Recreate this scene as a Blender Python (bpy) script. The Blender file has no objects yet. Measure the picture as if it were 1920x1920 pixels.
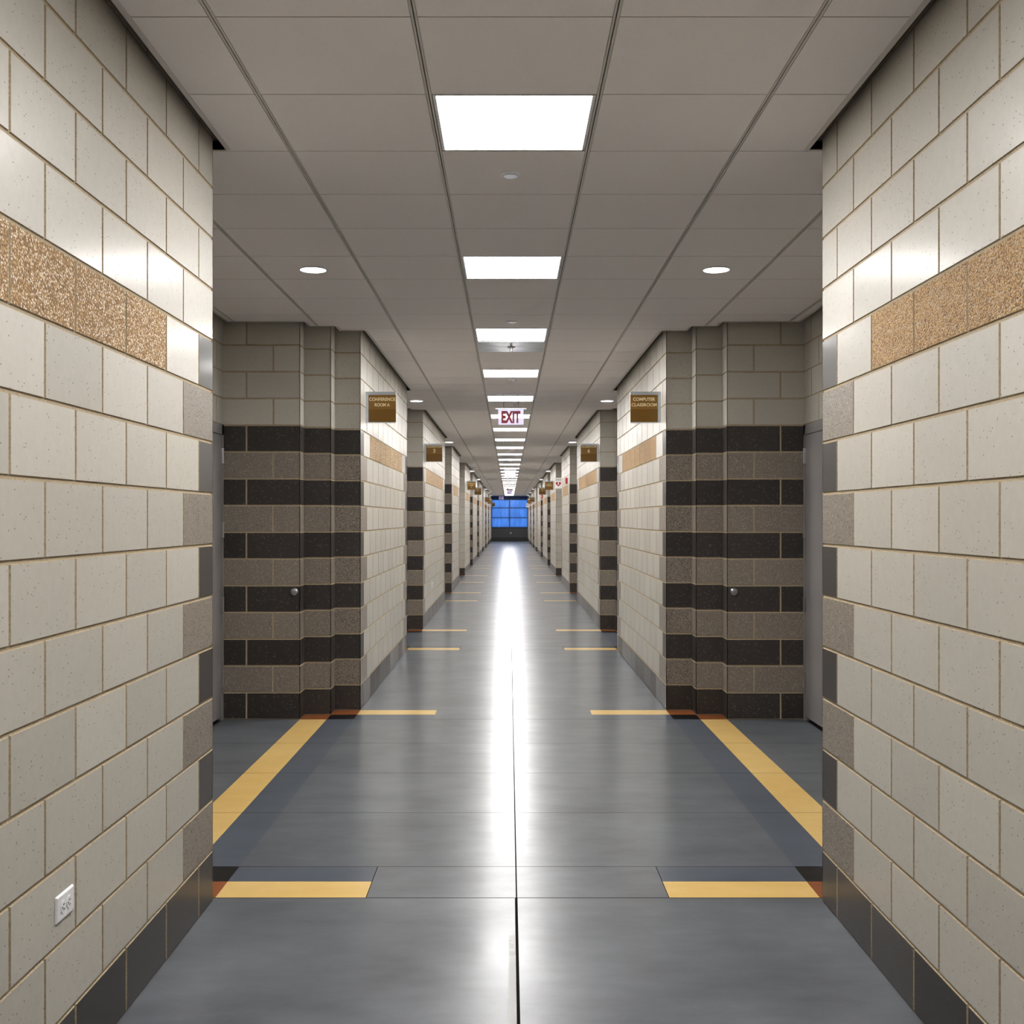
import bpy, bmesh, math, random
from mathutils import Vector, Matrix
random.seed(7)
sc = bpy.context.scene
COL = sc.collection

# ---------------------------------------------------------------- camera
cam_d = bpy.data.cameras.new('camera')
cam = bpy.data.objects.new('camera', cam_d)
COL.objects.link(cam)
cam_d.sensor_width = 36.0
cam_d.sensor_fit = 'HORIZONTAL'
cam_d.lens = 2111.0 / 1920.0 * 36.0
EYE = 1.527
cam.location = (0, 0, EYE)
cam.rotation_euler = (math.radians(90), 0, 0)
cam_d.shift_x = (960 - 954.5) / 1920.0
cam_d.shift_y = (972.0 - 960) / 1920.0
cam_d.clip_end = 300
cam_d.clip_start = 0.05
sc.camera = cam

# ---------------------------------------------------------------- sky at dusk, exposure
w = bpy.data.worlds.new('dusk_sky')
sc.world = w
w.use_nodes = True
wn = w.node_tree
bg = wn.nodes['Background']
tc = wn.nodes.new('ShaderNodeTexCoord')
sp = wn.nodes.new('ShaderNodeSeparateXYZ')
rp = wn.nodes.new('ShaderNodeValToRGB')
wn.links.new(tc.outputs['Generated'], sp.inputs[0])
mr = wn.nodes.new('ShaderNodeMapRange')
mr.inputs['From Min'].default_value = -0.4
mr.inputs['From Max'].default_value = 0.8
wn.links.new(sp.outputs['Z'], mr.inputs['Value'])
wn.links.new(mr.outputs[0], rp.inputs[0])
rp.color_ramp.elements[0].position = 0.0
rp.color_ramp.elements[0].color = (0.08, 0.27, 0.84, 1)
rp.color_ramp.elements[1].position = 1.0
rp.color_ramp.elements[1].color = (0.03, 0.15, 0.62, 1)
wn.links.new(rp.outputs[0], bg.inputs['Color'])
bg.inputs['Strength'].default_value = 1.35

LIGHT_STRENGTH = 50.0
sc.view_settings.view_transform = 'Standard'
sc.view_settings.look = 'None'
sc.view_settings.gamma = 1.0
sc.view_settings.use_curve_mapping = False
sc.view_settings.exposure = 0.0

# ---------------------------------------------------------------- dimensions
B = 0.2032            # one block course
CX = 0.034            # corridor centre line
W = 1.217             # half width of the corridor
DEEP = 5 * B - 0.025  # how deep the door recesses go
H = 3.015             # ceiling
TOP = 16 * B
YB = -6.0             # wall behind the viewpoint
runs = []             # (a, b) of each pier along y
y = YB
first_end = 4.496
runs.append((first_end - 52 * B, first_end))
YB = runs[0][0]
y = first_end
for gap, ln in ((22, 20), (12, 26), (12, 18), (16, 20), (12, 26), (12, 26), (12, 20), (12, 26), (12, 26)):
    y += gap * B
    runs.append((y, y + ln * B))
    y += ln * B
YE = y + 12 * B + 1.2
runs.append((y + 12 * B, YE))
recesses = [(runs[i][1], runs[i + 1][0]) for i in range(len(runs) - 1)]
BEIGE_FRONT = (4, 7, 10)

# ---------------------------------------------------------------- materials
def srgb(r, g, b):
    f = lambda c: (c / 255 / 12.92) if c / 255 <= 0.04045 else ((c / 255 + 0.055) / 1.055) ** 2.4
    return (f(r), f(g), f(b), 1)

def mat(name, col, rough=0.5, metal=0.0, spec=0.5, emit=None, estr=0.0):
    m = bpy.data.materials.new(name)
    m.use_nodes = True
    p = m.node_tree.nodes['Principled BSDF']
    p.inputs['Base Color'].default_value = col
    p.inputs['Roughness'].default_value = rough
    p.inputs['Metallic'].default_value = metal
    p.inputs['Specular IOR Level'].default_value = spec
    if emit:
        p.inputs['Emission Color'].default_value = emit
        p.inputs['Emission Strength'].default_value = estr
    return m

class N:
    """small helper for node graphs"""
    def __init__(s, m):
        s.t = m.node_tree; s.p = s.t.nodes['Principled BSDF']
    def new(s, ty, **kw):
        n = s.t.nodes.new(ty)
        for k, v in kw.items(): setattr(n, k, v)
        return n
    def link(s, a, b): s.t.links.new(a, b)
    def tex(s, scale=(1, 1, 1)):
        c = s.new('ShaderNodeTexCoord'); mp = s.new('ShaderNodeMapping')
        mp.inputs['Scale'].default_value = scale
        s.link(c.outputs['Object'], mp.inputs[0]); return mp.outputs[0]
    def noise(s, vec, scale, detail=2, rough=0.5):
        n = s.new('ShaderNodeTexNoise'); n.inputs['Scale'].default_value = scale
        n.inputs['Detail'].default_value = detail; n.inputs['Roughness'].default_value = rough
        s.link(vec, n.inputs['Vector']); return n.outputs['Fac']
    def ramp(s, fac, stops, interp='LINEAR'):
        r = s.new('ShaderNodeValToRGB'); r.color_ramp.interpolation = interp
        els = r.color_ramp.elements
        while len(els) < len(stops): els.new(0.5)
        for e, (pos, c) in zip(els, stops):
            e.position = pos; e.color = c if len(c) == 4 else (*c, 1)
        s.link(fac, r.inputs[0]); return r.outputs[0]
    def mix(s, fac, a, b, mode='MIX'):
        n = s.new('ShaderNodeMix', data_type='RGBA', blend_type=mode)
        if isinstance(fac, float): n.inputs[0].default_value = fac
        else: s.link(fac, n.inputs[0])
        for v, i in ((a, 6), (b, 7)):
            if isinstance(v, tuple): n.inputs[i].default_value = v
            else: s.link(v, n.inputs[i])
        return n.outputs[2]
    def math(s, op, a, b=None):
        n = s.new('ShaderNodeMath', operation=op)
        for v, i in ((a, 0), (b, 1)):
            if v is None: continue
            if isinstance(v, (int, float)): n.inputs[i].default_value = v
            else: s.link(v, n.inputs[i])
        return n.outputs[0]

def g(v): return (v, v, v, 1)

def block_mat(name, col, rough, speck_dark=None, speck_light=None, tilt=0.012, var=0.06, pits=True, aggregate=0.0, bump=0.0):
    m = mat(name, col, 0.46, spec=0.3)
    n = N(m)
    n.p.inputs['Coat Weight'].default_value = 0.155
    n.p.inputs['Coat Roughness'].default_value = rough
    v = n.tex()
    at = n.new('ShaderNodeAttribute', attribute_name='blk')
    sep = n.new('ShaderNodeSeparateColor'); n.link(at.outputs['Color'], sep.inputs[0])
    # brightness varies from block to block
    br = n.math('ADD', n.math('MULTIPLY', sep.outputs[2], 2 * var), 1 - var)
    hs = n.new('ShaderNodeHueSaturation'); hs.inputs['Color'].default_value = col
    n.link(br, hs.inputs['Value'])
    c = hs.outputs[0]
    fine = n.noise(v, 420, 2, 0.7)
    c = n.mix(n.math('MULTIPLY', fine, 0.6), c, n.mix(1.0, c, g(0.6), 'MULTIPLY'))
    c = n.mix(n.ramp(n.noise(v, 34, 4, 0.65), [(0.35, g(0)), (0.65, g(0.5))]), c, n.mix(1.0, c, g(0.88), 'MULTIPLY'))
    # aggregate specks
    if speck_light:
        vo = n.new('ShaderNodeTexVoronoi'); vo.inputs['Scale'].default_value = 150
        n.link(v, vo.inputs['Vector'])
        s2 = n.new('ShaderNodeSeparateColor'); n.link(vo.outputs['Color'], s2.inputs[0])
        k = n.math('MULTIPLY', n.math('GREATER_THAN', s2.outputs[0], speck_light[1]), n.math('LESS_THAN', vo.outputs['Distance'], speck_light[2]))
        c = n.mix(k, c, speck_light[0])
    if speck_dark:
        vo = n.new('ShaderNodeTexVoronoi'); vo.inputs['Scale'].default_value = 95
        n.link(v, vo.inputs['Vector'])
        s2 = n.new('ShaderNodeSeparateColor'); n.link(vo.outputs['Color'], s2.inputs[0])
        k = n.math('MULTIPLY', n.math('GREATER_THAN', s2.outputs[1], speck_dark[1]), n.math('LESS_THAN', vo.outputs['Distance'], speck_dark[2]))
        c = n.mix(k, c, speck_dark[0])
    n.link(c, n.p.inputs['Base Color'])
    # every block sits at its own minute angle, so its polish catches light differently
    nrm = n.new('ShaderNodeNewGeometry').outputs['Normal']
    tv = n.new('ShaderNodeVectorMath', operation='MULTIPLY_ADD')
    n.link(at.outputs['Color'], tv.inputs[0])
    tv.inputs[1].default_value = (2 * tilt, 2 * tilt, 2 * tilt)
    tv.inputs[2].default_value = (-tilt, -tilt, -tilt)
    ad = n.new('ShaderNodeVectorMath', operation='ADD')
    n.link(nrm, ad.inputs[0]); n.link(tv.outputs[0], ad.inputs[1])
    no = n.new('ShaderNodeVectorMath', operation='NORMALIZE'); n.link(ad.outputs[0], no.inputs[0])
    if bump:
        bp = n.new('ShaderNodeBump'); bp.inputs['Strength'].default_value = bump
        bp.inputs['Distance'].default_value = 0.002
        n.link(n.noise(v, 260, 3, 0.6), bp.inputs['Height'])
        n.link(no.outputs[0], bp.inputs['Normal'])
        n.link(bp.outputs[0], n.p.inputs['Normal'])
    else:
        n.link(no.outputs[0], n.p.inputs['Normal'])
        n.link(no.outputs[0], n.p.inputs['Coat Normal'])
    return m

M = {}
M['beige'] = block_mat('beige_ground_face_block', srgb(196, 191, 180), 0.19, speck_dark=(srgb(84, 70, 56), 0.87, 0.20), tilt=0.02, var=0.05)
M['dark'] = block_mat('charcoal_ground_face_block', srgb(62, 57, 54), 0.14, speck_light=(srgb(150, 146, 138), 0.93, 0.33), tilt=0.03, var=0.12)
M['brown'] = block_mat('brown_grey_ground_face_block', srgb(140, 130, 119), 0.2, speck_light=(srgb(180, 170, 152), 0.80, 0.42), speck_dark=(srgb(78, 68, 58), 0.70, 0.34), tilt=0.012, var=0.05)
# exposed tan aggregate
m = mat('exposed_tan_aggregate', srgb(205, 165, 112), 0.75)
n = N(m); v = n.tex()
vo = n.new('ShaderNodeTexVoronoi'); vo.inputs['Scale'].default_value = 165; n.link(v, vo.inputs['Vector'])
s2 = n.new('ShaderNodeSeparateColor'); n.link(vo.outputs['Color'], s2.inputs[0])
c = n.ramp(s2.outputs[0], [(0.0, srgb(104, 76, 44)), (0.16, srgb(166, 130, 84)), (0.45, srgb(192, 156, 106)), (0.74, srgb(208, 178, 132)), (0.92, srgb(244, 234, 214))])
c = n.mix(n.ramp(vo.outputs['Distance'], [(0.35, g(0)), (0.62, g(0.75))]), c, srgb(130, 96, 58))
n.link(c, n.p.inputs['Base Color'])
bp = n.new('ShaderNodeBump'); bp.inputs['Strength'].default_value = 1.0; bp.inputs['Distance'].default_value = 0.004
bp.invert = True
n.link(vo.outputs['Distance'], bp.inputs['Height']); n.link(bp.outputs[0], n.p.inputs['Normal'])
M['tan'] = m
# mortar
m = mat('sand_mortar', srgb(178, 158, 128), 0.9, spec=0.2)
n = N(m); v = n.tex()
n.link(n.ramp(n.noise(v, 160, 3), [(0.3, srgb(152, 137, 112)), (0.7, srgb(184, 169, 144))]), n.p.inputs['Base Color'])
M['mortar'] = m

def floor_mat(name, c1, c2, rough=0.2, extra=None):
    m = mat(name, c1, rough, spec=0.15)
    n = N(m)
    n.p.inputs['Coat Weight'].default_value = 0.28
    v1 = n.tex((1.0, 1.3, 1)); v2 = n.tex((0.7, 1.8, 1))
    a = n.noise(v1, 1.6, 6, 0.62); b = n.noise(v2, 5.0, 4, 0.6)
    f = n.math('ADD', n.math('MULTIPLY', a, 0.65), n.math('MULTIPLY', b, 0.35))
    c = n.ramp(f, [(0.36, c1), (0.64, c2)])
    fine = n.noise(n.tex(), 140, 2, 0.7)
    c = n.mix(n.ramp(fine, [(0.60, g(0)), (0.74, g(0.35))]), c, n.mix(1.0, c, g(0.55), 'MULTIPLY'))
    if name.startswith('polished'):
        # a dull drip mark beside the open joint
        co = n.new('ShaderNodeTexCoord'); sx = n.new('ShaderNodeSeparateXYZ'); n.link(co.outputs['Object'], sx.inputs[0])
        edge = n.math('ADD', n.math('MULTIPLY', n.noise(n.tex((0.1, 1, 1)), 14, 3), 0.03), -0.016)
        k = n.math('MULTIPLY', n.math('GREATER_THAN', sx.outputs[0], edge), n.math('LESS_THAN', sx.outputs[0], 0.03))
        k = n.math('MULTIPLY', k, n.math('LESS_THAN', sx.outputs[1], 4.12))
        c = n.mix(k, c, srgb(92, 92, 88))
    n.link(c, n.p.inputs['Base Color'])
    r = n.math('ADD', n.math('MULTIPLY', a, 0.16), rough - 0.08)
    if name.startswith('polished'): r = n.math('ADD', r, n.math('MULTIPLY', k, 0.12))
    n.link(r, n.p.inputs['Coat Roughness'])
    n.p.inputs['Roughness'].default_value = 0.30
    # slow waviness of the polished slab
    bp = n.new('ShaderNodeBump'); bp.inputs['Strength'].default_value = 0.5; bp.inputs['Distance'].default_value = 0.0026
    n.link(n.noise(n.tex((0.8, 1.2, 1)), 1.5, 1.6, 0.5), bp.inputs['Height'])
    n.link(bp.outputs[0], n.p.inputs['Normal']); n.link(bp.outputs[0], n.p.inputs['Coat Normal'])
    return m
M['floor_grey'] = floor_mat('polished_grey_concrete', srgb(84, 87, 92), srgb(108, 112, 118), 0.17)
M['floor_slate'] = floor_mat('slate_stained_concrete', srgb(76, 82, 92), srgb(88, 95, 106), 0.17)
M['floor_yellow'] = floor_mat('ochre_stained_concrete', srgb(216, 178, 104), srgb(228, 194, 126), 0.18)
M['floor_rust'] = floor_mat('rust_stained_concrete', srgb(128, 70, 36), srgb(146, 84, 46), 0.17)
M['floor_black'] = floor_mat('black_stained_concrete', srgb(14, 13, 13), srgb(20, 19, 19), 0.16)
M['joint'] = mat('floor_joint_filler', srgb(30, 28, 27), 0.9, spec=0.0)
m = mat('ceiling_tile_white', srgb(236, 232, 232), 0.8, spec=0.3)
n = N(m); v = n.tex()
n.link(n.ramp(n.noise(v, 240, 3, 0.6), [(0.3, srgb(233, 229, 229)), (0.7, srgb(240, 236, 237))]), n.p.inputs['Base Color'])
M['tile'] = m
M['tee'] = mat('ceiling_grid_white_enamel', srgb(205, 200, 196), 0.45)
M['void'] = mat('dark_plenum', srgb(48, 44, 42), 0.9)
M['steel_paint'] = mat('grey_door_paint', srgb(138, 135, 134), 0.35)
M['chrome'] = mat('brushed_metal', srgb(190, 190, 192), 0.28, metal=1.0)
M['alu'] = mat('satin_aluminium', srgb(196, 202, 208), 0.35, metal=0.9)
M['rubber'] = mat('grey_rubber', srgb(120, 120, 122), 0.5)
M['white_plastic'] = mat('white_plastic', srgb(232, 232, 234), 0.3)
M['slot'] = mat('outlet_slot_dark', srgb(34, 32, 32), 0.6)
M['sign_brown'] = mat('bronze_brown_sign_panel', srgb(128, 92, 30), 0.3)
M['sign_brown2'] = mat('bronze_brown_sign_insert', srgb(110, 78, 24), 0.25)
M['sign_text'] = mat('cream_lettering', srgb(232, 214, 168), 0.5)
M['red'] = mat('alarm_red', srgb(176, 28, 30), 0.35)
M['heart_red'] = mat('sign_red', srgb(166, 22, 34), 0.4)
M['black_ink'] = mat('black_lettering', srgb(30, 30, 32), 0.5)
M['white_sign'] = mat('white_sign_face', srgb(236, 232, 230), 0.4)
M['navy'] = mat('dark_blue_window_frame', srgb(26, 58, 112), 0.4)
M['dark_panel'] = mat('dark_panel_paint', srgb(58, 58, 62), 0.45)
M['dark_base'] = mat('black_base', srgb(28, 27, 29), 0.5)
M['lamp'] = mat('lit_diffuser', (1, 1, 1, 1), 0.5, emit=(1.0, 0.98, 0.96, 1), estr=LIGHT_STRENGTH)
M['downlamp'] = mat('lit_downlight_lens', (1, 1, 1, 1), 0.5, emit=(1.0, 0.97, 0.93, 1), estr=14.0)
M['lens'] = mat('silver_lens', srgb(205, 205, 214), 0.25, metal=0.5)
# exit sign acrylic: clear edge-lit sheet
m = mat('edge_lit_acrylic', srgb(214, 206, 240), 0.2, emit=srgb(205, 200, 240), estr=0.45)
n = N(m)
tr = n.new('ShaderNodeBsdfTransparent'); mx = n.new('ShaderNodeMixShader'); mx.inputs[0].default_value = 0.8
out = n.t.nodes['Material Output']
n.link(tr.outputs[0], mx.inputs[1]); n.link(n.p.outputs[0], mx.inputs[2]); n.link(mx.outputs[0], out.inputs[0])
M['acrylic'] = m
M['exit_red'] = mat('exit_red', srgb(160, 16, 34), 0.5)
# window: obscured glass that scatters the dusk light
m = mat('obscured_glass', (1, 1, 1, 1), 0.15)
n = N(m)
tl = n.new('ShaderNodeBsdfTranslucent')
n.link(n.ramp(n.noise(n.tex((2.6, 1, 0.6)), 1.5, 3), [(0.35, g(0.68)), (0.65, (0.98, 0.98, 1, 1))]), tl.inputs['Color'])  # soft upright streaks of refracted light are painted into the tint
gl = n.new('ShaderNodeBsdfGlossy'); gl.inputs['Roughness'].default_value = 0.15
fr = n.new('ShaderNodeFresnel'); fr.inputs[0].default_value = 1.45
mx = n.new('ShaderNodeMixShader'); out = n.t.nodes['Material Output']
n.link(fr.outputs[0], mx.inputs[0]); n.link(tl.outputs[0], mx.inputs[1]); n.link(gl.outputs[0], mx.inputs[2]); n.link(mx.outputs[0], out.inputs[0])
M['glass'] = m
m = mat('mirror_grey_panel', srgb(176, 180, 178), 0.18, metal=0.7)
n = N(m)
bp = n.new('ShaderNodeBump'); bp.inputs['Strength'].default_value = 0.6; bp.inputs['Distance'].default_value = 0.01
n.link(n.noise(n.tex((1.4, 3.0, 1)), 2.4, 1), bp.inputs['Height']); n.link(bp.outputs[0], n.p.inputs['Normal'])
M['panel'] = m

# ---------------------------------------------------------------- helpers
class Mesh:
    def __init__(s):
        s.v = []; s.f = []; s.mi = []; s.c = []; s.mats = []
    def slot(s, m):
        if m not in s.mats: s.mats.append(m)
        return s.mats.index(m)
    def quad(s, pts, m, col=(0.5, 0.5, 0.5)):
        i = len(s.v); s.v += [tuple(p) for p in pts]
        s.f.append(tuple(range(i, i + len(pts)))); s.mi.append(s.slot(m)); s.c.append(col)
    def box(s, lo, hi, m, bev=0.0):
        x0, y0, z0 = lo; x1, y1, z1 = hi
        q = s.quad
        b = bev
        if b <= 0:
            q([(x0,y0,z0),(x0,y1,z0),(x1,y1,z0),(x1,y0,z0)], m); q([(x0,y0,z1),(x1,y0,z1),(x1,y1,z1),(x0,y1,z1)], m)
            q([(x0,y0,z0),(x1,y0,z0),(x1,y0,z1),(x0,y0,z1)], m); q([(x0,y1,z0),(x0,y1,z1),(x1,y1,z1),(x1,y1,z0)], m)
            q([(x0,y0,z0),(x0,y0,z1),(x0,y1,z1),(x0,y1,z0)], m); q([(x1,y0,z0),(x1,y1,z0),(x1,y1,z1),(x1,y0,z1)], m)
            return
        bm = bmesh.new()
        bmesh.ops.create_cube(bm, size=1.0)
        for v in bm.verts:
            v.co = Vector((x0 + (v.co.x + .5) * (x1 - x0), y0 + (v.co.y + .5) * (y1 - y0), z0 + (v.co.z + .5) * (z1 - z0)))
        bmesh.ops.bevel(bm, geom=bm.edges[:], offset=b, segments=2, affect='EDGES')
        s.add_bm(bm, m)
    def add_bm(s, bm, m):
        i = len(s.v); bm.verts.ensure_lookup_table(); bm.verts.index_update()
        s.v += [tuple(v.co) for v in bm.verts]
        k = s.slot(m)
        for f in bm.faces:
            s.f.append(tuple(i + v.index for v in f.verts)); s.mi.append(k); s.c.append((0.5, 0.5, 0.5))
        bm.free()
    def lathe(s, prof, origin, axis, m, seg=32):
        """prof: (radius, height) pairs revolved about axis through origin"""
        a = Vector(axis).normalized()
        u = a.orthogonal().normalized(); w_ = a.cross(u)
        base = len(s.v); o = Vector(origin); k = s.slot(m)
        for r, h in prof:
            for j in range(seg):
                t = 2 * math.pi * j / seg
                s.v.append(tuple(o + a * h + (u * math.cos(t) + w_ * math.sin(t)) * r))
        for i in range(len(prof) - 1):
            for j in range(seg):
                j2 = (j + 1) % seg
                s.f.append((base + i*seg + j, base + i*seg + j2, base + (i+1)*seg + j2, base + (i+1)*seg + j)); s.mi.append(k); s.c.append((.5,.5,.5))
        s.f.append(tuple(base + j for j in reversed(range(seg)))); s.mi.append(k); s.c.append((.5,.5,.5))
        s.f.append(tuple(base + (len(prof)-1)*seg + j for j in range(seg))); s.mi.append(k); s.c.append((.5,.5,.5))
    def build(s, name, parent=None, attr=False, smooth=False):
        me = bpy.data.meshes.new(name)
        me.from_pydata(s.v, [], s.f); me.update()
        for m in s.mats: me.materials.append(M[m])
        me.polygons.foreach_set('material_index', s.mi)
        if attr:
            a = me.attributes.new('blk', 'FLOAT_COLOR', 'FACE')
            flat = []
            for c in s.c: flat += [c[0], c[1], c[2], 1.0]
            a.data.foreach_set('color', flat)
        if smooth:
            me.polygons.foreach_set('use_smooth', [True] * len(me.polygons))
            me.set_sharp_from_angle(angle=math.radians(35))
        o = bpy.data.objects.new(name, me); COL.objects.link(o)
        if parent: o.parent = parent
        return o

def tag(o, label, cat=None, group=None, kind=None):
    if label: o['label'] = label
    if cat: o['category'] = cat
    if group: o['group'] = group
    if kind: o['kind'] = kind
    return o

def empty(name, loc=(0, 0, 0), rz=0.0):
    o = bpy.data.objects.new(name, None); COL.objects.link(o)
    o.location = loc; o.rotation_euler = (0, 0, rz); o.empty_display_size = 0.1
    return o

def copy_tree(o, parent=None):
    c = o.copy(); COL.objects.link(c)
    if parent: c.parent = parent
    for ch in list(o.children): copy_tree(ch, c)
    return c

def lettering(text, width, height, m, thick=0.0008, bold=0.02, name='lettering', parent=None, loc=(0, 0, 0), space=1.0):
    """block lettering in the x-z plane facing -y, fitted to width and cap height"""
    cu = bpy.data.curves.new('t', 'FONT'); cu.body = text; cu.align_x = 'CENTER'; cu.size = 1.0
    cu.offset = bold; cu.extrude = 0.001; cu.space_character = space
    to = bpy.data.objects.new('t', cu); COL.objects.link(to)
    dg = bpy.context.evaluated_depsgraph_get(); dg.update()
    me = bpy.data.meshes.new_from_object(to.evaluated_get(dg))
    COL.objects.unlink(to); bpy.data.objects.remove(to)
    xs = [v.co.x for v in me.vertices]; ys = [v.co.y for v in me.vertices]; zs = [v.co.z for v in me.vertices]
    x0, x1, y0, y1 = min(xs), max(xs), min(ys), max(ys)
    sx = width / (x1 - x0); sy = height / (y1 - y0); zz = max(abs(z) for z in zs) or 1
    for v in me.vertices:
        x, yy, z = v.co
        v.co = ((x - (x0 + x1) / 2) * sx, -z / zz * thick, (yy - (y0 + y1) / 2) * sy)
    me.materials.clear(); me.materials.append(M[m])
    o = bpy.data.objects.new(name, me); COL.objects.link(o)
    o.location = loc
    if parent: o.parent = parent
    return o

# ---------------------------------------------------------------- block walls
JT, REC, CH = 0.0048, 0.0045, 0.0016
def run(ms, p0, p1, rows, row_from=0, row_to=16, e0=0, e1=0):
    """one flat stretch of blockwork from p0 to p1, seen from its left-hand normal side.
    rows(r) -> list of (length in metres, material), p0 to p1"""
    p0 = Vector((p0[0], p0[1], 0)); p1 = Vector((p1[0], p1[1], 0))
    d = (p1 - p0); L = d.length; d.normalize()
    nrm = Vector((-d.y, d.x, 0))
    zA, zB = row_from * B, row_to * B
    back = lambda u, z: p0 + d * u - nrm * REC + Vector((0, 0, z))
    ua, ub = (-REC if e0 else 0), (L + REC if e1 else L)
    ms.quad([back(ua, zA), back(ub, zA), back(ub, zB), back(ua, zB)][::-1], 'mortar')
    for r in range(row_from, row_to):
        u = 0.0
        for ln, m in rows(r):
            ln = min(ln, L - u)
            if ln <= 0.004: break
            a0 = u + (JT if u > 1e-4 else 0.0); a1 = u + ln - (JT if u + ln < L - 1e-3 else 0.0)
            z0 = r * B + JT; z1 = (r + 1) * B - JT
            c = (random.random(), random.random(), random.random())
            P = lambda q, z, off: p0 + d * q + nrm * off + Vector((0, 0, z))
            h = CH
            ft = [P(a0 + h, z0 + h, 0), P(a1 - h, z0 + h, 0), P(a1 - h, z1 - h, 0), P(a0 + h, z1 - h, 0)]
            bk = [P(a0, z0, -REC), P(a1, z0, -REC), P(a1, z1, -REC), P(a0, z1, -REC)]
            if u <= 1e-4: ft[0] = P(0, z0 + h, 0); ft[3] = P(0, z1 - h, 0)
            if u + ln >= L - 1e-3: ft[1] = P(L, z0 + h, 0); ft[2] = P(L, z1 - h, 0)
            ms.quad(ft[::-1], m, c)
            for i in range(4):
                j = (i + 1) % 4
                ms.quad([bk[i], bk[j], ft[j], ft[i]][::-1], 'mortar', c)
            u += ln

def fill(L, start, end, body):
    """start and end pieces, whole blocks between, laid from the end that has a return"""
    if not start and end:
        return fill(L, end[::-1], [], body)[::-1]
    out = list(start); used = sum(x[0] for x in start) + sum(x[0] for x in end); rest = L - used
    k = 0
    while rest > 0.01:
        ln = min(2 * B, rest); out.append((ln, body)); rest -= ln
    out += list(end)
    return out

def long_rows(L, ends=(True, True), beige=(False, False)):
    def f(r):
        row = r + 1
        odd = row % 2 == 1
        def ret(i):
            one = B if odd else 2 * B
            if not ends[i]: return []
            if row == 1: return [(one, 'dark')]
            if row <= 11 and not beige[i]: return [(one, 'dark' if odd else 'brown')]
            if row == 11: return [(one, 'beige')]
            return [(one, 'beige')]
        s, e = ret(0), ret(1)
        if row == 11:
            inner = 'tan'
            s = s + [(2 * B, 'beige')] if ends[0] else s
            e = [(2 * B, 'beige')] + e if ends[1] else e
        else:
            inner = 'dark' if row == 1 else 'beige'
        return fill(L, s, e, inner)
    return f

def face_rows(lens_odd, lens_even, beige=False):
    def f(r):
        row = r + 1; odd = row % 2 == 1
        m = 'beige' if row > 11 or (beige and row > 1) else ('dark' if odd else 'brown')
        return [(l, m) for l in (lens_odd if odd else lens_even)]
    return f

def X(side, d): return CX + side * d
def stepped_front(ms, side, yf, beige=False, far=True):
    """stepped end of a pier. far=True: the end that faces the viewpoint, at y = yf; the steps come towards the viewpoint"""
    s = -1 if far else 1
    pts = [(X(side, W), yf), (X(side, W + B), yf), (X(side, W + B), yf + s * B), (X(side, W + 2 * B), yf + s * B), (X(side, W + 2 * B), yf + s * 2 * B), (X(side, W + DEEP), yf + s * 2 * B)]
    one = face_rows([B], [B], beige)
    back_l = DEEP - 2 * B
    bk = face_rows([2 * B, back_l - 2 * B], [B, back_l - B], beige)
    for i, rw, ea, eb in ((0, one, 0, 1), (1, one, 1, 0), (2, one, 0, 1), (3, one, 1, 0), (4, bk, 0, 1)):
        a, b = pts[i], pts[i + 1]
        # visible side must be the left-hand normal
        if (side < 0) == far:
            run(ms, a, b, rw, e0=ea, e1=eb)
        else:
            run(ms, b, a, (lambda r, rw=rw: rw(r)[::-1]), e0=eb, e1=ea)

side_name = {-1: 'left', 1: 'right'}
ORD = ['first','second','third','fourth','fifth','sixth','seventh','eighth','ninth','tenth','eleventh','twelfth','thirteenth','fourteenth','fifteenth','sixteenth','seventeenth','eighteenth','nineteenth','twentieth','twenty-first','twenty-second','twenty-third','twenty-fourth','twenty-fifth','twenty-sixth','twenty-seventh','twenty-eighth','twenty-ninth','thirtieth','thirty-first']

def wall_long(ms, side, a, b, rows):
    # left wall faces +x: left-hand normal of direction (0,-1) is (1,0)
    if side < 0: run(ms, (X(side, W), b), (X(side, W), a), (lambda r: rows(r)[::-1]))
    else: run(ms, (X(side, W), a), (X(side, W), b), rows)

for side in (-1, 1):
    for i, (a, b) in enumerate(runs):
        ms = Mesh()
        bg_ = i in BEIGE_FRONT
        rows = long_rows(b - a, ends=(i > 0, i < len(runs) - 1), beige=(bg_, False))
        wall_long(ms, side, a, b, rows)
        if i > 0: stepped_front(ms, side, a, bg_, True)
        if i < len(runs) - 1: stepped_front(ms, side, b, False, False)
        o = ms.build('wall_' + side_name[side], attr=True)
        tag(o, f'{ORD[i]} stretch of beige block wall on the {side_name[side]} side counting from the near end', 'wall', kind='structure')
# back walls of the recesses
DOOR_Y = {}
for side in (-1, 1):
    for i, (a, b) in enumerate(recesses):
        ms = Mesh(); xw = X(side, W + DEEP)
        ya, yb = a + 2 * B, b - 2 * B
        plain = lambda r: [(B if (r % 2) else 2 * B, 'dark' if r == 0 else 'beige')] + [(2 * B, 'dark' if r == 0 else 'beige')] * 20
        def seg(y0, y1, r0, r1):
            if side < 0: run(ms, (xw, y1), (xw, y0), plain, r0, r1, 1, 1)
            else: run(ms, (xw, y0), (xw, y1), plain, r0, r1, 1, 1)
        if i == 0:
            d1 = yb - 0.004; d0 = d1 - 1.02
            seg(ya, d0, 0, 16); seg(d0, yb, 11, 16)
            DOOR_Y[side] = (d0, d1)
        else:
            seg(ya, yb, 0, 16)
        o = ms.build('wall_' + side_name[side], attr=True)
        tag(o, f'block wall at the back of the {ORD[i]} recess on the {side_name[side]} side', 'wall', kind='structure')
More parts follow.
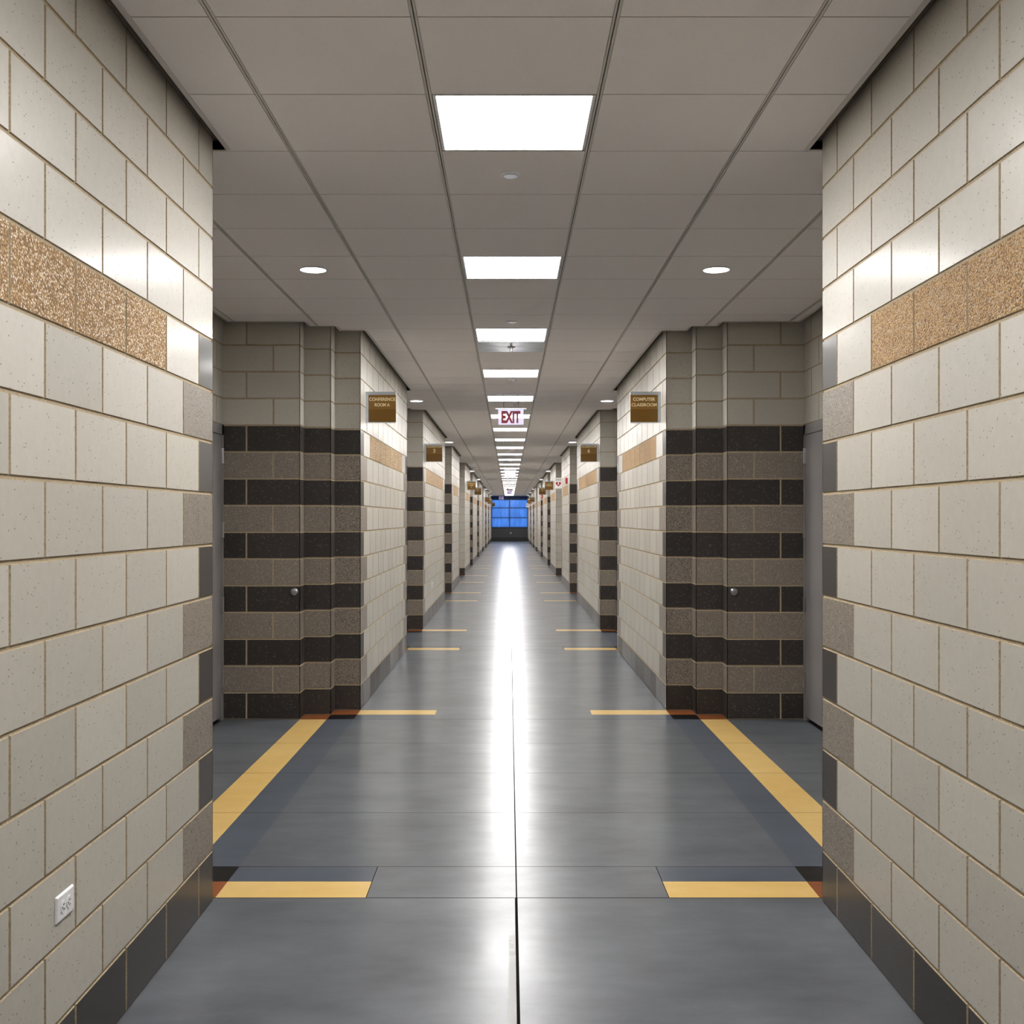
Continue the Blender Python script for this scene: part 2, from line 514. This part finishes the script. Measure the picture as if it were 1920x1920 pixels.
# wall behind the viewpoint
ms = Mesh()
run(ms, (X(-1, W), YB), (X(1, W), YB), lambda r: [(B if r % 2 else 2 * B, 'dark' if r == 0 else 'beige')] + [(2 * B, 'dark' if r == 0 else 'beige')] * 8)
tag(ms.build('wall_back', attr=True), 'beige block wall closing the corridor behind the viewpoint', 'wall', kind='structure')

# ---------------------------------------------------------------- floor
FO = 0.035
xcuts = {-2.5, 2.5}
for s in (-1, 1):
    for d in (0.61, W, W + B, W + 2 * B): xcuts.add(X(s, d))
    for e in (-0.0016, 0.0016): xcuts.add(X(s, 0.61) + e)
JX = 0.030
for e in (-0.0065, -0.0029, 0.0029, 0.004): xcuts.add(JX + e)
ycuts = {YB, YE, 4.496 + FO}
ylines = []
zones = []
for a, b in recesses:
    a2 = a + FO
    zones.append((a2, b))
    for v_ in (a2, a2 + B, a2 + 2 * B, b - 2 * B, b - B, b): ycuts.add(v_)
    ylines.append((a2, 0.0032)); ylines.append((a2 + 2 * B, 0.0024))
    nd = 4 if b - a > 4 else 2
    for k in range(1, nd + 1):
        ylines.append((a2 + 2 * B + (b - 2 * B - a2 - 2 * B) * k / nd, 0.0020))
for yl, hw_ in ylines: ycuts.add(yl - hw_); ycuts.add(yl + hw_)
xc = sorted(xcuts); yc = sorted(ycuts)
ms = Mesh()
def floor_kind(x, y):
    near = y < 4.496 + FO
    if near and -0.0065 < x - JX < 0.004: return 'joint'
    if abs(x - JX) < 0.0029: return 'joint'
    for yl, hw_ in ylines:
        if abs(y - yl) < hw_: return 'joint'
    q = abs(x - CX)
    for a, b in zones:
        if a < y < b:
            if (y < a + 2 * B) and abs(q - 0.61) < 0.0016: return 'joint'
            e = min(y - a, b - y)
            if e < B:
                if 0.61 < q < W: return 'floor_yellow'
                if W < q < W + B: return 'floor_rust'
            elif e < 2 * B:
                if 0.61 < q < W: return 'floor_slate'
                if W < q < W + B: return 'floor_black'
                if W + B < q < W + 2 * B: return 'floor_rust'
            else:
                if W < q < W + B: return 'floor_slate'
                if W + B < q < W + 2 * B: return 'floor_yellow'
    return 'floor_grey'
for i in range(len(xc) - 1):
    for j in range(len(yc) - 1):
        x0, x1, y0, y1 = xc[i], xc[i + 1], yc[j], yc[j + 1]
        ms.quad([(x0, y0, 0), (x1, y0, 0), (x1, y1, 0), (x0, y1, 0)], floor_kind((x0 + x1) / 2, (y0 + y1) / 2))
tag(ms.build('floor'), 'polished grey concrete floor with ochre and slate bands', 'floor', kind='structure')

# ---------------------------------------------------------------- ceiling
G = 0.042
GX = 0.018
def hw_in(y):
    for a, b in recesses:
        if a + G < y < b - G:
            e = min(y - a - G, b - G - y)
            if e < B: return W + B - G
            if e < 2 * B: return W + 2 * B - G
            return W + DEEP - G
    return W - G
LY0, PITCH = 3.951, 0.61
lines_x = [GX + k * 0.6 + 0.3 for k in range(-4, 4)]
lines_y = [LY0 + PITCH * k for k in range(-17, 119)]
lines_y = [v_ for v_ in lines_y if YB < v_ < YE]
# z offset profile above H
Rv = [(-0.0110, 'r'), (-0.0085, 'f'), (-0.0021, 's'), (0.0021, 'f'), (0.0085, 'r'), (0.0110, None)]
xcuts = set(); xk = []
for lx in lines_x:
    for off, _ in Rv: xcuts.add(lx + off)
for d in (W - G, W + B - G, W + 2 * B - G, W + DEEP - G):
    for s in (-1, 1): xcuts.add(X(s, d))
ycuts = {YB, YE}
for a, b in recesses:
    for v_ in (a + G, a + G + B, a + G + 2 * B, b - G - 2 * B, b - G - B, b - G): ycuts.add(v_)
TG = 0.0028
for ly in lines_y: ycuts.add(ly - TG); ycuts.add(ly + TG)
xc = sorted(xcuts); yc = sorted(v_ for v_ in ycuts if YB <= v_ <= YE)
def ckind(x, y):
    if abs(x - CX) > hw_in(y): return None
    for lx in lines_x:
        o = x - lx
        if abs(o) < 0.0110:
            if abs(o) < 0.0021: return ('void', 0.02)
            if abs(o) < 0.0085: return ('tee', 0.0005)
            return ('tee', 0.004)
    for ly in lines_y:
        if abs(y - ly) < TG: return ('tee', 0.012)
    if abs(x - GX) < 0.3:
        k = (y - LY0) / PITCH
        if int(math.floor(k)) % 4 == 0 and k > -4.5: return ('light', 0.0)
    return ('tile', 0.0)
ms = Mesh()
grid = [[ckind((xc[i] + xc[i+1]) / 2, (yc[j] + yc[j+1]) / 2) for j in range(len(yc) - 1)] for i in range(len(xc) - 1)]
for i in range(len(xc) - 1):
    for j in range(len(yc) - 1):
        c = grid[i][j]
        if c is None: continue
        x0, x1, y0, y1 = xc[i], xc[i+1], yc[j], yc[j+1]
        if c[0] != 'light':
            z = H + c[1]
            ms.quad([(x0, y0, z), (x0, y1, z), (x1, y1, z), (x1, y0, z)], c[0])
        for di, dj, pa, pb in ((1, 0, (x1, y0), (x1, y1)), (0, 1, (x1, y1), (x0, y1))):
            n_ = grid[i + di][j + dj] if i + di < len(xc) - 1 and j + dj < len(yc) - 1 else None
            if n_ is None: continue
            za, zb = H + c[1], H + n_[1]
            if abs(za - zb) > 1e-5:
                ms.quad([(*pa, za), (*pb, za), (*pb, zb), (*pa, zb)], 'tee')
        # edge angle along the walls
        for di, dj, pa, pb in ((1, 0, (x1, y0), (x1, y1)), (0, 1, (x1, y1), (x0, y1)), (-1, 0, (x0, y1), (x0, y0)), (0, -1, (x0, y0), (x1, y0))):
            ii, jj = i + di, j + dj
            inside = 0 <= ii < len(xc) - 1 and 0 <= jj < len(yc) - 1
            if inside and grid[ii][jj] is None:
                ms.quad([(*pa, H + (0.03 if c[1] > 0.001 else c[1])), (*pb, H + (0.03 if c[1] > 0.001 else c[1])), (*pb, H + 0.1), (*pa, H + 0.1)], 'tee')
# closed slab above
ms.quad([(-2.6, YB - .1, TOP - 0.01), (-2.6, YE + .1, TOP - 0.01), (2.6, YE + .1, TOP - 0.01), (2.6, YB - .1, TOP - 0.01)], 'void')
tag(ms.build('ceiling'), 'suspended ceiling of square off-white tiles in a slotted grid', 'ceiling', kind='structure')

# edge angles: thin flange just below the tiles, following the ceiling outline
def outline(side):
    pts = []
    for a, b in recesses:
        pts += [(W - G, a + G), (W + B - G, a + G), (W + B - G, a + G + B), (W + 2*B - G, a + G + B), (W + 2*B - G, a + G + 2*B), (W + DEEP - G, a + G + 2*B),
                (W + DEEP - G, b - G - 2*B), (W + 2*B - G, b - G - 2*B), (W + 2*B - G, b - G - B), (W + B - G, b - G - B), (W + B - G, b - G), (W - G, b - G)]
    return [(X(side, W - G), YB)] + [(X(side, d), yy) for d, yy in pts] + [(X(side, W - G), YE)]
for side in (-1, 1):
    ms = Mesh(); pl = outline(side)
    for k, (p, q) in enumerate(zip(pl[:-1], pl[1:])):
        d = Vector((q[0] - p[0], q[1] - p[1], 0))
        if d.length < 1e-4: continue
        d.normalize(); nn = Vector((-d.y, d.x, 0)) * (1 if side < 0 else -1) * -1
        P0 = Vector((*p, 0)) - d * 0.0; P1 = Vector((*q, 0)) + d * 0.0
        t = 0.018
        z0, z1 = H - 0.003, H + 0.035
        a = [P0, P1, P1 + nn * t, P0 + nn * t]
        pts4 = [Vector((v_.x, v_.y, z0)) for v_ in a]
        ms.quad(pts4, 'tee')
        ms.quad([(*P0.xy, z0), (*P1.xy, z0), (*P1.xy, z1), (*P0.xy, z1)], 'tee')
        b2 = [P0 + nn * t, P1 + nn * t]
        ms.quad([(*b2[0].xy, z0), (*b2[1].xy, z0), (*b2[1].xy, H + 0.0005), (*b2[0].xy, H + 0.0005)], 'tee')
    tag(ms.build('trim_1' if side < 0 else 'trim_2'), f'thin off-white edge angle along the {side_name[side]} rim of the ceiling', 'ceiling trim', kind='structure')

# ---------------------------------------------------------------- end wall and window
ms = Mesh()
def xl(px): return (px - 954.5) / 2111.0 * YE
zw0, zw1 = 0.93, 2.80
XL, XR = X(-1, W), X(1, W)
ms.box((XL - .1, YE, 0.0), (XR + .1, YE + .12, zw0 - 0.06), 'dark_panel')
ms.box((XL - .1, YE - .012, 0.0), (XR + .1, YE, 0.26), 'dark_base')
ms.box((XL - .1, YE, zw1), (XR + .1, YE + .12, TOP), 'navy')
ms.box((XL - .1, YE - .03, zw0 - 0.09), (XR + .1, YE + .12, zw0 - 0.02), 'dark_base')
tag(ms.build('wall_far'), 'dark wall panel and blue header around the window at the far end', 'wall', kind='structure')
win = empty('window_1', (CX, YE, 0))
tag(win, 'large six-pane window glowing dusk blue at the far end', 'window', kind='structure')
ms = Mesh()
fw = 0.045
mid = xl(955.3) - CX
lx0, lx1 = XL - CX, XR - CX
for x0, x1 in ((lx0, lx0 + fw), (mid - fw / 2, mid + fw / 2), (lx1 - fw, lx1)):
    ms.box((x0, -0.01, zw0 - .02), (x1, 0.08, zw1), 'navy')
for z in (zw0 - .02, 1.545, 2.20, zw1 - fw):
    ms.box((lx0, -0.005, z), (lx1, 0.075, z + fw), 'navy')
ms.build('window_frame', win)
ms = Mesh()
for x0, x1 in ((lx0 + fw, mid - fw / 2), (mid + fw / 2, lx1 - fw)):
    for z0, z1 in ((zw0 + fw - .02, 1.545), (1.545 + fw, 2.20), (2.20 + fw, zw1 - fw)):
        p = Mesh(); p.quad([(x0, 0.03, z0), (x1, 0.03, z0), (x1, 0.03, z1), (x0, 0.03, z1)], 'glass'); p.build('pane', win)
ms = Mesh(); ms.lathe([(0.0, 0), (0.055, 0), (0.055, 0.012), (0.035, 0.02), (0.0, 0.02)], (0, 0, 0), (0, -1, 0), 'chrome')
o = ms.build('wall_cap', smooth=True); o.location = (xl(957.8), YE, 0.55)
tag(o, 'small round metal cap on the dark panel below the far window', 'wall cap')

# ---------------------------------------------------------------- doors in the first recess
for side, num in ((-1, 1), (1, 2)):
    d0, d1 = DOOR_Y[side]; xw = X(side, W + DEEP)
    dr = empty(f'door_{num}', (xw, (d0 + d1) / 2, 0))
    tag(dr, f'plain grey steel door in the back of the first recess on the {side_name[side]} side', 'door', kind='structure')
    s = -side          # towards the corridor
    yc_ = (d0 + d1) / 2; h0, h1 = d0 - yc_, d1 - yc_
    def bxs(ms, xa, xb, ya, yb, za, zb, m, bev=0.0):
        x0, x1 = sorted((s * xa, s * xb)); ms.box((x0, ya, za), (x1, yb, zb), m, bev)
    fr = Mesh()
    ft = 0.05
    bxs(fr, -0.12, 0.006, h0, h0 + ft, 0, 2.235, 'steel_paint'); bxs(fr, -0.12, 0.006, h1 - ft, h1, 0, 2.235, 'steel_paint')
    bxs(fr, -0.12, 0.006, h0, h1, 2.235 - 0.075, 2.235, 'steel_paint')
    bxs(fr, -0.13, -0.12, h0, h1, 0, 2.235, 'void'); bxs(fr, -0.12, -0.001, h0 + ft, h1 - ft, 0, 0.002, 'dark_base')  # dark plate under the leaf stands in for the shade in the gap
    fr.build('door_frame', dr)
    lf = Mesh(); bxs(lf, -0.045, 0.002, h0 + ft + .003, h1 - ft - .003, 0.03, 2.235 - 0.079, 'steel_paint', 0.0015)
    leaf = lf.build('door_leaf', dr)
    for z in (0.31, 0.877, 1.44, 2.0):
        hg = Mesh(); hy = h1 - ft
        hg.lathe([(0.0, -.058), (0.009, -.058), (0.009, .058), (0.0, .058)], (s * 0.013, hy, z), (0, 0, 1), 'chrome', 14)
        bxs(hg, 0.002, 0.0075, hy - 0.02, hy + 0.03, z - .057, z + .057, 'chrome')
        hg.build('hinge', dr, smooth=False)
    hd = Mesh(); hy = h0 + ft + 0.07
    hd.lathe([(0.0, 0), (0.033, 0), (0.033, 0.01), (0.012, 0.014), (0.012, 0.05), (0.0, 0.05)], (s * 0.002, hy, 1.0), (s, 0, 0), 'chrome', 24)
    bxs(hd, 0.042, 0.058, hy - 0.01, hy + 0.11, 0.99, 1.01, 'chrome', 0.004)
    hd.build('door_handle', dr, smooth=True)
    # wall stop on the stepped face
    xs = (552.2 if side < 0 else 1376.0) - 954.5
    yf = recesses[0][1] - 2 * B
    st = empty('door_stop', (xs / 2111.0 * yf, yf, EYE - (1109.3 - 972) / 2111.0 * yf))
    r_ = Mesh(); r_.lathe([(0.0, 0), (0.031, 0), (0.031, 0.006), (0.026, 0.016), (0.017, 0.02), (0.0, 0.02)], (0, 0, 0), (0, -1, 0), 'chrome', 32); r_.build('rim', st, smooth=True)
    c_ = Mesh(); c_.lathe([(0.017, 0.018), (0.016, 0.03), (0.010, 0.036), (0.0, 0.037)], (0, 0, 0), (0, -1, 0), 'rubber', 24); c_.build('bumper', st, smooth=True)
    tag(st, f'round metal door stop on the dark block face in the {side_name[side]} recess', 'door stop', 'round door stops')

# ---------------------------------------------------------------- square ceiling lights
def ceiling_light(y, label):
    pass
root = empty('ceiling_light', (GX, 0, H))
ms = Mesh(); o_ = 0.2875; i_ = 0.276; hy = 0.3
ho, hi = hy - TG, hy - 0.012
for x0, x1, y0, y1 in ((-o_, o_, -ho, -hi), (-o_, o_, hi, ho), (-o_, -i_, -hi, hi), (i_, o_, -hi, hi)):
    ms.box((x0, y0, 0.0), (x1, y1, 0.03), 'white_plastic')
ms.box((-o_, -ho, 0.03), (o_, ho, 0.05), 'white_plastic')
ms.build('frame', root)
ms = Mesh(); ms.box((-i_, -hi, 0.004), (i_, hi, 0.014), 'lamp'); ms.build('diffuser', root)
n_l = 0
k = -1
first = True
while True:
    yl = LY0 + 4 * PITCH * k + PITCH / 2
    if yl + 0.3 > YE: break
    if yl - .3 > YB:
        o = root if first else copy_tree(root)
        first = False
        o.location = (GX, yl, H)
        if k < 0: lab = f'lit square ceiling light behind the viewpoint, {ORD[-k - 1]} back'
        else:
            lab = {0: 'large lit square ceiling light nearest the viewpoint'}.get(k, f'lit square ceiling light, {ORD[k]} in the row down the corridor')
        tag(o, lab, 'ceiling light', 'square ceiling lights')
    k += 1

# round downlights above the recesses
root = empty('downlight')
ms = Mesh(); ms.lathe([(0.075, 0.002), (0.084, 0.0), (0.086, -0.002), (0.082, -0.005), (0.0765, -0.005), (0.0745, -0.001)], (0, 0, 0), (0, 0, 1), 'white_plastic', 40)
ms.build('trim_ring', root, smooth=True)
ms = Mesh(); ms.lathe([(0.0, -0.001), (0.0745, -0.001), (0.0745, -0.0042), (0.05, -0.0055), (0.0, -0.006)], (0, 0, 0), (0, 0, 1), 'downlamp', 40)
ms.build('lens', root)
first = True
for i, (a, b) in enumerate(recesses):
    if i in (3, 6): continue
    for side in (-1, 1):
        o = root if first else copy_tree(root)
        first = False
        o.location = (X(side, 1.2 + W - 1.217 + 0.005 + 0.02 * 0), (a + b) / 2 - (0.0), H)
        tag(o, f'lit round downlight over the {ORD[i]} recess on the {side_name[side]} side', 'downlight', 'round downlights')

# sprinkler covers down the middle
root = empty('sprinkler_cover')
ms = Mesh(); ms.lathe([(0.0, 0.0), (0.043, 0.0), (0.043, -0.004), (0.040, -0.007), (0.034, -0.007), (0.0, -0.006)], (0, 0, 0), (0, 0, 1), 'white_plastic', 32)
ms.build('rim', root, smooth=True)
ms = Mesh(); ms.lathe([(0.0, -0.0065), (0.033, -0.0065), (0.030, -0.010), (0.0, -0.011)], (0, 0, 0), (0, 0, 1), 'lens', 32)
ms.build('cover', root, smooth=True)
for i, (x_, y_, lab) in enumerate(((0.006, 4.87, 'small round white ceiling cover just beyond the nearest ceiling light'),
                    (0.024, 8.50, 'small round white ceiling cover just before the third ceiling light'),
                    (0.042, 12.15, 'small round white ceiling cover just beyond the fourth ceiling light'),
                    (0.03, 14.75, 'small round white ceiling cover just beyond the nearest EXIT sign'),
                    (0.0, 27.6, 'small round white ceiling cover far down between the lights'))):
    o = root if i == 0 else copy_tree(root)
    o.location = (x_, y_, H); tag(o, lab, 'ceiling cover', 'round ceiling covers')

# shiny access panels with a small sprinkler
def panel(y, lab):
    r = empty('access_panel', (GX, y, H))
    ms = Mesh(); ms.box((-0.285, -0.296, -0.004), (0.285, 0.296, 0.004), 'panel', 0.0015); ms.build('plate', r)
    ms = Mesh()
    ms.lathe([(0.0, -0.004), (0.035, -0.004), (0.033, -0.010), (0.012, -0.013), (0.010, -0.035), (0.018, -0.037), (0.018, -0.041), (0.0, -0.042)], (0.0, 0, 0), (0, 0, 1), 'chrome', 24)
    ms.build('sprinkler_head', r, smooth=True)
    tag(r, lab, 'ceiling panel', None)
panel(LY0 + PITCH * 9.5, 'shiny grey ceiling panel with a sprinkler just beyond the third ceiling light')

# small domes along the ceiling rim
for i, (sd, y_) in enumerate(((-1, 32.9), (-1, 40.2), (1, 40.2), (-1, 61.0))):
    r = empty('ceiling_dome', (X(sd, W - 0.16), y_, H))
    ms = Mesh(); ms.lathe([(0.0, 0.0), (0.07, 0.0), (0.07, -0.02), (0.0, -0.02)], (0, 0, 0), (0, 0, 1), 'white_plastic', 24); ms.build('base', r, smooth=True)
    ms = Mesh(); ms.lathe([(0.055, -0.019), (0.05, -0.045), (0.03, -0.062), (0.0, -0.068)], (0, 0, 0), (0, 0, 1), 'white_plastic', 24); ms.build('dome', r, smooth=True)
    tag(r, ['small white ceiling dome by the fifth left wall stretch', 'small white ceiling dome by the sixth left wall stretch', 'small white ceiling dome by the sixth right wall stretch', 'tiny white ceiling dome far down on the left'][i], 'ceiling dome', 'white ceiling domes')

# ---------------------------------------------------------------- blade signs
def blade(side, y, lines, label, x_off=0.0, ztop=2.573):
    """square sign standing out from the wall, face towards the viewpoint"""
    r = empty('room_sign', (X(side, W), y, ztop))
    s = -side
    bx_ = lambda ms, xa, xb, ya, yb, za, zb, m, bev=0.0: ms.box((min(s*xa, s*xb), ya, za), (max(s*xa, s*xb), yb, zb), m, bev)
    ms = Mesh()
    bx_(ms, 0.0, 0.012, -0.02, 0.02, -0.252, 0.0, 'alu', 0.001)       # wall channel
    bx_(ms, 0.012, 0.022, -0.012, 0.012, -0.252, 0.0, 'alu')
    bx_(ms, 0.022, 0.249, -0.012, 0.012, -0.026, 0.0, 'alu', 0.001)   # top rail
    bx_(ms, 0.022, 0.249, -0.010, 0.010, -0.256, -0.250, 'alu')       # bottom rail
    ms.build('bracket', r)
    p = Mesh()
    bx_(p, 0.022, 0.249, -0.009, 0.009, -0.250, -0.026, 'sign_brown'); pn = p.build('panel', r)
    q = Mesh(); bx_(q, 0.0225, 0.2485, -0.0100, -0.009, -0.249, -0.145, 'sign_brown2'); q.build('insert', r)
    for t, wd, ht, zc in lines:
        lettering(t, wd, ht, 'sign_text', parent=r, loc=(s * 0.1355, -0.0098, zc), bold=0.025)
    tag(r, label, 'sign', 'brown room signs')
    return r
blade(-1, runs[1][0] + 0.34, [('CONFERENCE', 0.214, 0.0275, -0.062), ('ROOM A', 0.125, 0.0275, -0.108)], 'brown square CONFERENCE ROOM A sign on the left wall')
blade(1, runs[1][0] + 0.34, [('COMPUTER', 0.182, 0.0275, -0.062), ('CLASSROOM', 0.208, 0.0275, -0.108)], 'brown square COMPUTER CLASSROOM sign on the right wall')
blade(-1, runs[2][0] + 0.30, [('CLASSROOM', 0.205, 0.024, -0.043), ('3', 0.032, 0.055, -0.100)], 'brown square CLASSROOM 3 sign on the left wall')
blade(1, runs[2][0] + 0.30, [('CLASSROOM', 0.205, 0.024, -0.043), ('6', 0.032, 0.055, -0.100)], 'brown square CLASSROOM 6 sign on the right wall')
blade(-1, 31.4, [('CONFERENCE', 0.18, 0.024, -0.075), ('ROOM', 0.09, 0.024, -0.122), ('B', 0.02, 0.024, -0.168)], 'brown room sign with three lines, third sign down the left wall')
blade(1, 31.4, [('COMPUTER', 0.13, 0.024, -0.095), ('CLASSROOM', 0.16, 0.024, -0.140)], 'brown room sign with two lines beside the white heart sign')
blade(-1, 37.8, [('CLASSROOM', 0.205, 0.024, -0.043), ('2', 0.032, 0.055, -0.100)], 'brown CLASSROOM 2 sign, fourth sign down the left wall')
blade(1, 37.8, [('CLASSROOM', 0.205, 0.024, -0.043), ('5', 0.032, 0.055, -0.100)], 'brown CLASSROOM 5 sign, fourth brown sign down the right wall')
blade(-1, 54.6, [], 'tiny brown sign, fifth down the left wall')
blade(1, 54.6, [], 'tiny brown sign, fifth down the right wall')
blade(-1, 60.9, [('CLASSROOM', 0.205, 0.024, -0.043), ('1', 0.02, 0.055, -0.100)], 'tiny brown sign, sixth down the left wall')
blade(1, 60.9, [('CLASSROOM', 0.205, 0.024, -0.043), ('4', 0.032, 0.055, -0.100)], 'tiny brown sign, sixth down the right wall')
blade(-1, YE - 0.5, [], 'tiny brown sign against the far blue window, last on the left')

# ---------------------------------------------------------------- heart sign, alarm strobes
def heart_mesh(wd):
    pts = []
    for i in range(48):
        t = 2 * math.pi * i / 48
        pts.append((16 * math.sin(t) ** 3, 13 * math.cos(t) - 5 * math.cos(2*t) - 2 * math.cos(3*t) - math.cos(4*t)))
    sc_ = wd / 32.0
    return [(p[0] * sc_, p[1] * sc_ * 1.02) for p in pts]
def prism(ms, pts, y0, y1, m, ox=0, oz=0):
    fr = [(x + ox, y0, z + oz) for x, z in pts]; bk = [(x + ox, y1, z + oz) for x, z in pts]
    ms.quad(fr, m); ms.quad(bk[::-1], m)
    for i in range(len(pts)):
        j = (i + 1) % len(pts); ms.quad([fr[j], fr[i], bk[i], bk[j]], m)
def heart_sign(y, label, z=2.484, sc_=1.0):
    r = empty('defibrillator_sign', (X(1, W), y, z))
    ms = Mesh(); ms.box((-0.172, -0.004, -0.25), (0.0, 0.004, 0.0), 'white_sign', 0.001); ms.build('panel', r)
    ms = Mesh(); prism(ms, heart_mesh(0.125), -0.0052, -0.004, 'heart_red', -0.086, -0.142); h = ms.build('heart', r)
    bolt = [(-0.004, 0.036), (-0.024, -0.002), (-0.006, 0.0), (-0.012, -0.036), (0.022, 0.004), (0.004, 0.004), (0.018, 0.036)]
    ms = Mesh(); prism(ms, bolt[::-1], -0.0062, -0.0052, 'white_sign', -0.084, -0.142); ms.build('bolt', h)
    lettering('A E D', 0.125, 0.042, 'black_ink', parent=r, loc=(-0.086, -0.0048, -0.045), bold=0.02)
    tag(r, label, 'sign')
heart_sign(26.62, 'white AED sign with a red heart on the right wall')
heart_sign(70.6, 'tiny white heart sign far down on the right wall')

def strobe(y, label):
    r = empty('fire_alarm', (X(1, W), y, 2.33))
    ms = Mesh(); ms.box((-0.045, -0.06, -0.065), (0.0, 0.06, 0.065), 'red', 0.006); ms.build('housing', r, smooth=True)
    ms = Mesh(); ms.box((-0.068, -0.03, -0.02), (-0.045, 0.03, 0.03), 'white_plastic', 0.006); ms.build('strobe_lens', r, smooth=True)
    tag(r, label, 'fire alarm', 'red fire alarms')
strobe(24.1, 'red fire alarm on the right wall before the white heart sign')
strobe(41.5, 'tiny red fire alarm on the right wall under the far CLASSROOM 5 sign')

# ---------------------------------------------------------------- exit signs
def exit_sign(x, y, ztop, label, rods=True, scale=1.0):
    r = empty('exit_sign', (x, y, ztop))
    ms = Mesh(); ms.box((-0.185, -0.022, 0.0), (0.185, 0.022, 0.012), 'alu', 0.002); ms.build('mount_bar', r)
    ms = Mesh(); ms.box((-0.150, -0.003, -0.183), (0.150, 0.003, 0.0), 'acrylic'); ms.build('acrylic_panel', r)
    up = H - ztop
    if rods:
        ms = Mesh(); ms.box((-0.175, -0.045, up - 0.018), (0.175, 0.045, up), 'white_plastic', 0.003); ms.build('canopy', r)
        for s in (-1, 1):
            ms = Mesh(); ms.lathe([(0.0, 0.012), (0.0035, 0.012), (0.0035, up - 0.018), (0, up - 0.018)], (s * 0.087, 0, 0), (0, 0, 1), 'rubber', 10); ms.build('rod', r)
    lettering('EXIT', 0.225, 0.145, 'exit_red', parent=r, loc=(0, -0.0045, -0.092), bold=0.045)
    tag(r, label, 'exit sign', 'red EXIT signs')
exit_sign(0.022, 13.38, 2.823, 'clear EXIT sign with red letters hung on two rods, the nearest one')
exit_sign(0.03, 33.9, 2.946, 'second EXIT sign down the corridor among the lights')
exit_sign(0.03, 57.5, 2.95, 'faint EXIT sign far down in the glare of the lights')
exit_sign(-0.52, YE - 0.25, 2.97, 'EXIT sign in front of the far window header, left of the lights')

# ---------------------------------------------------------------- power outlets
def outlet(y, z, label):
    r = empty('power_outlet', (X(-1, W), y, z))
    ms = Mesh()
    bm = bmesh.new(); bmesh.ops.create_cube(bm, size=1.0)
    for v in bm.verts:
        v.co = Vector(((v.co.x + .5) * 0.0065, v.co.y * 0.118, v.co.z * 0.072))
        if v.co.x > 0.003: v.co.y *= 0.93; v.co.z *= 0.89
    bmesh.ops.bevel(bm, geom=bm.edges[:], offset=0.0012, segments=2, affect='EDGES')
    ms.add_bm(bm, 'white_plastic'); ms.build('wall_plate', r)
    for s in (-1, 1):
        ms = Mesh(); ms.lathe([(0.0, 0.0055), (0.0172, 0.0055), (0.0168, 0.0085), (0.0, 0.0088)], (0, s * 0.0195, 0), (1, 0, 0), 'white_plastic', 24); sk = ms.build('socket', r, smooth=True)
        ms = Mesh()
        for zz in (-0.0065, 0.0065):
            ms.box((0.0086, s * 0.0195 - 0.0045, zz - 0.0012), (0.0093, s * 0.0195 + 0.0045, zz + 0.0012), 'slot')
        ms.lathe([(0.0, 0), (0.0025, 0), (0.0025, 0.0006), (0, 0.0006)], (0.0087, s * 0.0195 - 0.0095, 0), (1, 0, 0), 'slot', 12)
        ms.build('slots', sk)
    ms = Mesh(); ms.lathe([(0.0, 0), (0.003, 0), (0.0028, 0.001), (0, 0.0012)], (0.0065, 0, 0), (1, 0, 0), 'chrome', 12); ms.build('screw', r)
    tag(r, label, 'outlet', 'white wall outlets')
outlet(2.99, 0.503, 'white wall outlet low on the nearest left wall')
outlet(17.3, 0.51, 'tiny white outlet low on the third left wall stretch')
